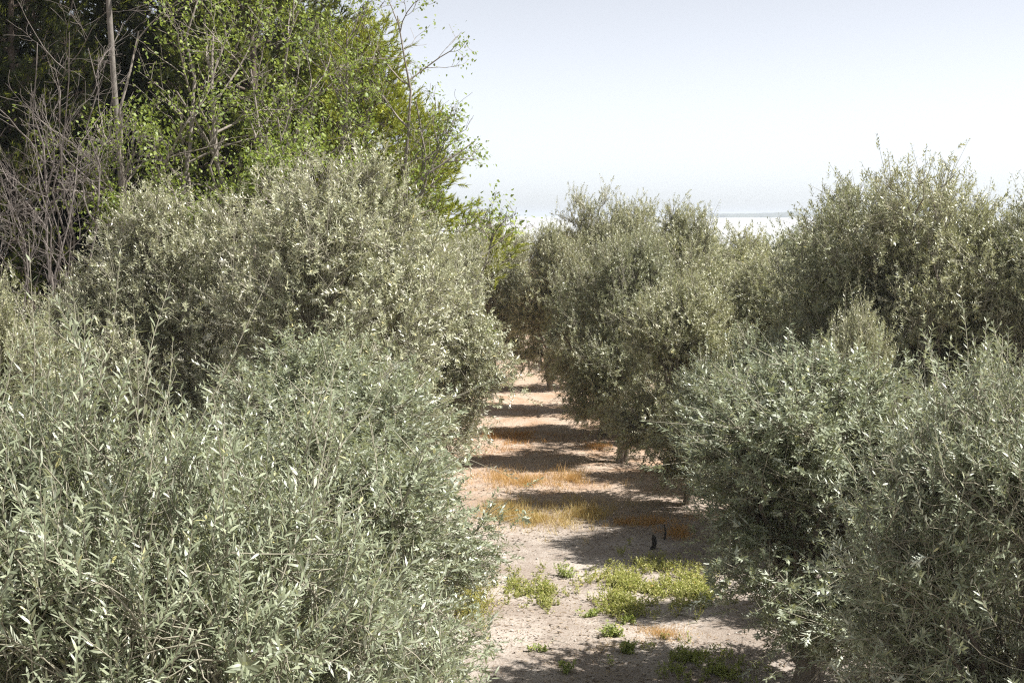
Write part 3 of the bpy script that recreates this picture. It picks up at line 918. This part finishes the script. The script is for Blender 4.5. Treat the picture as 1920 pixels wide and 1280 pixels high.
# small stones and clods on the track
rng = np.random.default_rng(77)
n = 1600
x = rng.uniform(-1.6, 3.4, n); y = 11.5 + 16 * rng.random(n) ** 1.2
r = 0.006 + 0.022 * rng.random(n) ** 4
o8 = np.array([[1, 0, 0], [0, 1, 0], [-1, 0, 0], [0, -1, 0], [0, 0, .7], [0, 0, -.5]], float)
f8 = np.array([[0, 1, 4], [1, 2, 4], [2, 3, 4], [3, 0, 4], [1, 0, 5], [2, 1, 5], [3, 2, 5], [0, 3, 5]])
V = np.stack([x, y, gz(x, y)], -1)[:, None] + o8[None] * r[:, None, None] * rng.uniform(.6, 1.3, (n, 6, 1))
Fp = (np.arange(n)[:, None, None] * 6 + f8[None]).reshape(-1, 3)
M_STONE = bark_mat('pebble', (0.30, 0.26, 0.22), (0.52, 0.47, 0.42), 30)
tag(link('pebbles', build_mesh('pebbles', [(V.reshape(-1, 3), Fp, None)], M_STONE)), 'small pale stones and clods strewn over the bare earth', 'pebbles', kind='stuff')


def stick(seed, a, b, r, lab):
    rng = np.random.default_rng(seed)
    A = np.array([[*a, float(gz(*a)) + r]]); B = np.array([[*b, float(gz(*b)) + r]])
    P = curved(A, B, rng, 7, 0.06, 0.025)
    P[:, :, 2] = gz(P[:, :, 0], P[:, :, 1]) + r
    pcs = [(*tubes(P, np.linspace(r, r * .4, 7)[None], 6), None)]
    sb = P[:, 3]; tip = sb + np.array([[rng.normal() * .12, rng.normal() * .12, .03]])
    pcs.append((*tubes(curved(sb, tip, rng, 4, .1, .02), np.linspace(r * .5, r * .2, 4)[None], 5), None))
    o = link('fallen_twig', build_mesh('fallen_twig', pcs, M_TWIG, True))
    tag(o, lab, 'twig', 'fallen twigs on the track')


def gp(px, py):
    e = E(px - 1, py - 1, px + 1, py + 1); return e[0], e[1]


stick(1, gp(1262, 1152), gp(1288, 1157), .012, 'fallen curved twig just in front of the green weeds')
stick(2, gp(1300, 1159), gp(1312, 1161), .014, 'short fallen twig right of the curved one')
stick(3, gp(1288, 1170), gp(1305, 1152), .006, 'thin fallen twig by the low orange grass')
stick(4, gp(1030, 1212), gp(1040, 1190), .006, 'thin fallen twig on the bare near track')

# small dark stump at the foot of the right row
sx, sy = gp(1224, 1028)
z = np.linspace(-.05, .17, 8)
SPn = np.stack([sx + .02 * np.sin(z * 18), sy + 0 * z, z + float(gz(sx, sy))], -1)[None]
sv, sf = tubes(SPn, np.array([.045, .042, .030, .026, .03, .027, .029, .012])[None], 10)
cap = np.array([[7 * 10 + k for k in range(10)]])
st = empty('stump', (0, 0, 0))
tag(st, 'short dark stump standing in the shadow by the green weeds', 'stump')
link('trunk', build_mesh('stump_trunk', [(sv, sf, None), (sv[70:80], np.array([list(range(10))]), None)], M_DARKWOOD, True), st)
tx, ty = gp(1246, 1012)
tp = np.array([[[tx - sx, ty - sy, 0], [tx - sx + .01, ty - sy, .1], [tx - sx - .005, ty - sy, .2]]]) + np.array([sx, sy, 0])
sp = link('stake', build_mesh('stake', [(*tubes(tp, np.array([[.012, .011, .006]]), 6), None)], M_DARKWOOD, True))
tag(sp, 'thin dark upright stick just right of the short stump', 'stick')

# ------------------------------------------------------------------ haze over the lagoon
HAZE = True
if HAZE:
    bv = np.array([[x, y, z] for z in (-5.0, 16.5) for y in (-500, 12500) for x in (-9500, 9500)], float)
    bf = np.array([[0, 2, 3, 1], [4, 5, 7, 6], [0, 1, 5, 4], [2, 6, 7, 3], [0, 4, 6, 2], [1, 3, 7, 5]])
    m, N, K = new_mat('haze')
    out = N.new('ShaderNodeOutputMaterial'); pv = N.new('ShaderNodeVolumePrincipled')
    pv.inputs['Color'].default_value = (0.85, 0.92, 1.0, 1); pv.inputs['Density'].default_value = 0.00034
    pv.inputs['Anisotropy'].default_value = 0.2
    K.new(pv.outputs[0], out.inputs['Volume'])
    hz = link('haze', build_mesh('haze', [(bv, bf, None)], m))
    tag(hz, 'thin pale haze in the air over the grove and lagoon', 'haze', kind='stuff')

print('TRIS', sum(sum(len(p.vertices) - 2 for p in me.polygons) if len(me.polygons) < 100 else len(me.loops) - 2 * len(me.polygons) for me in bpy.data.meshes))
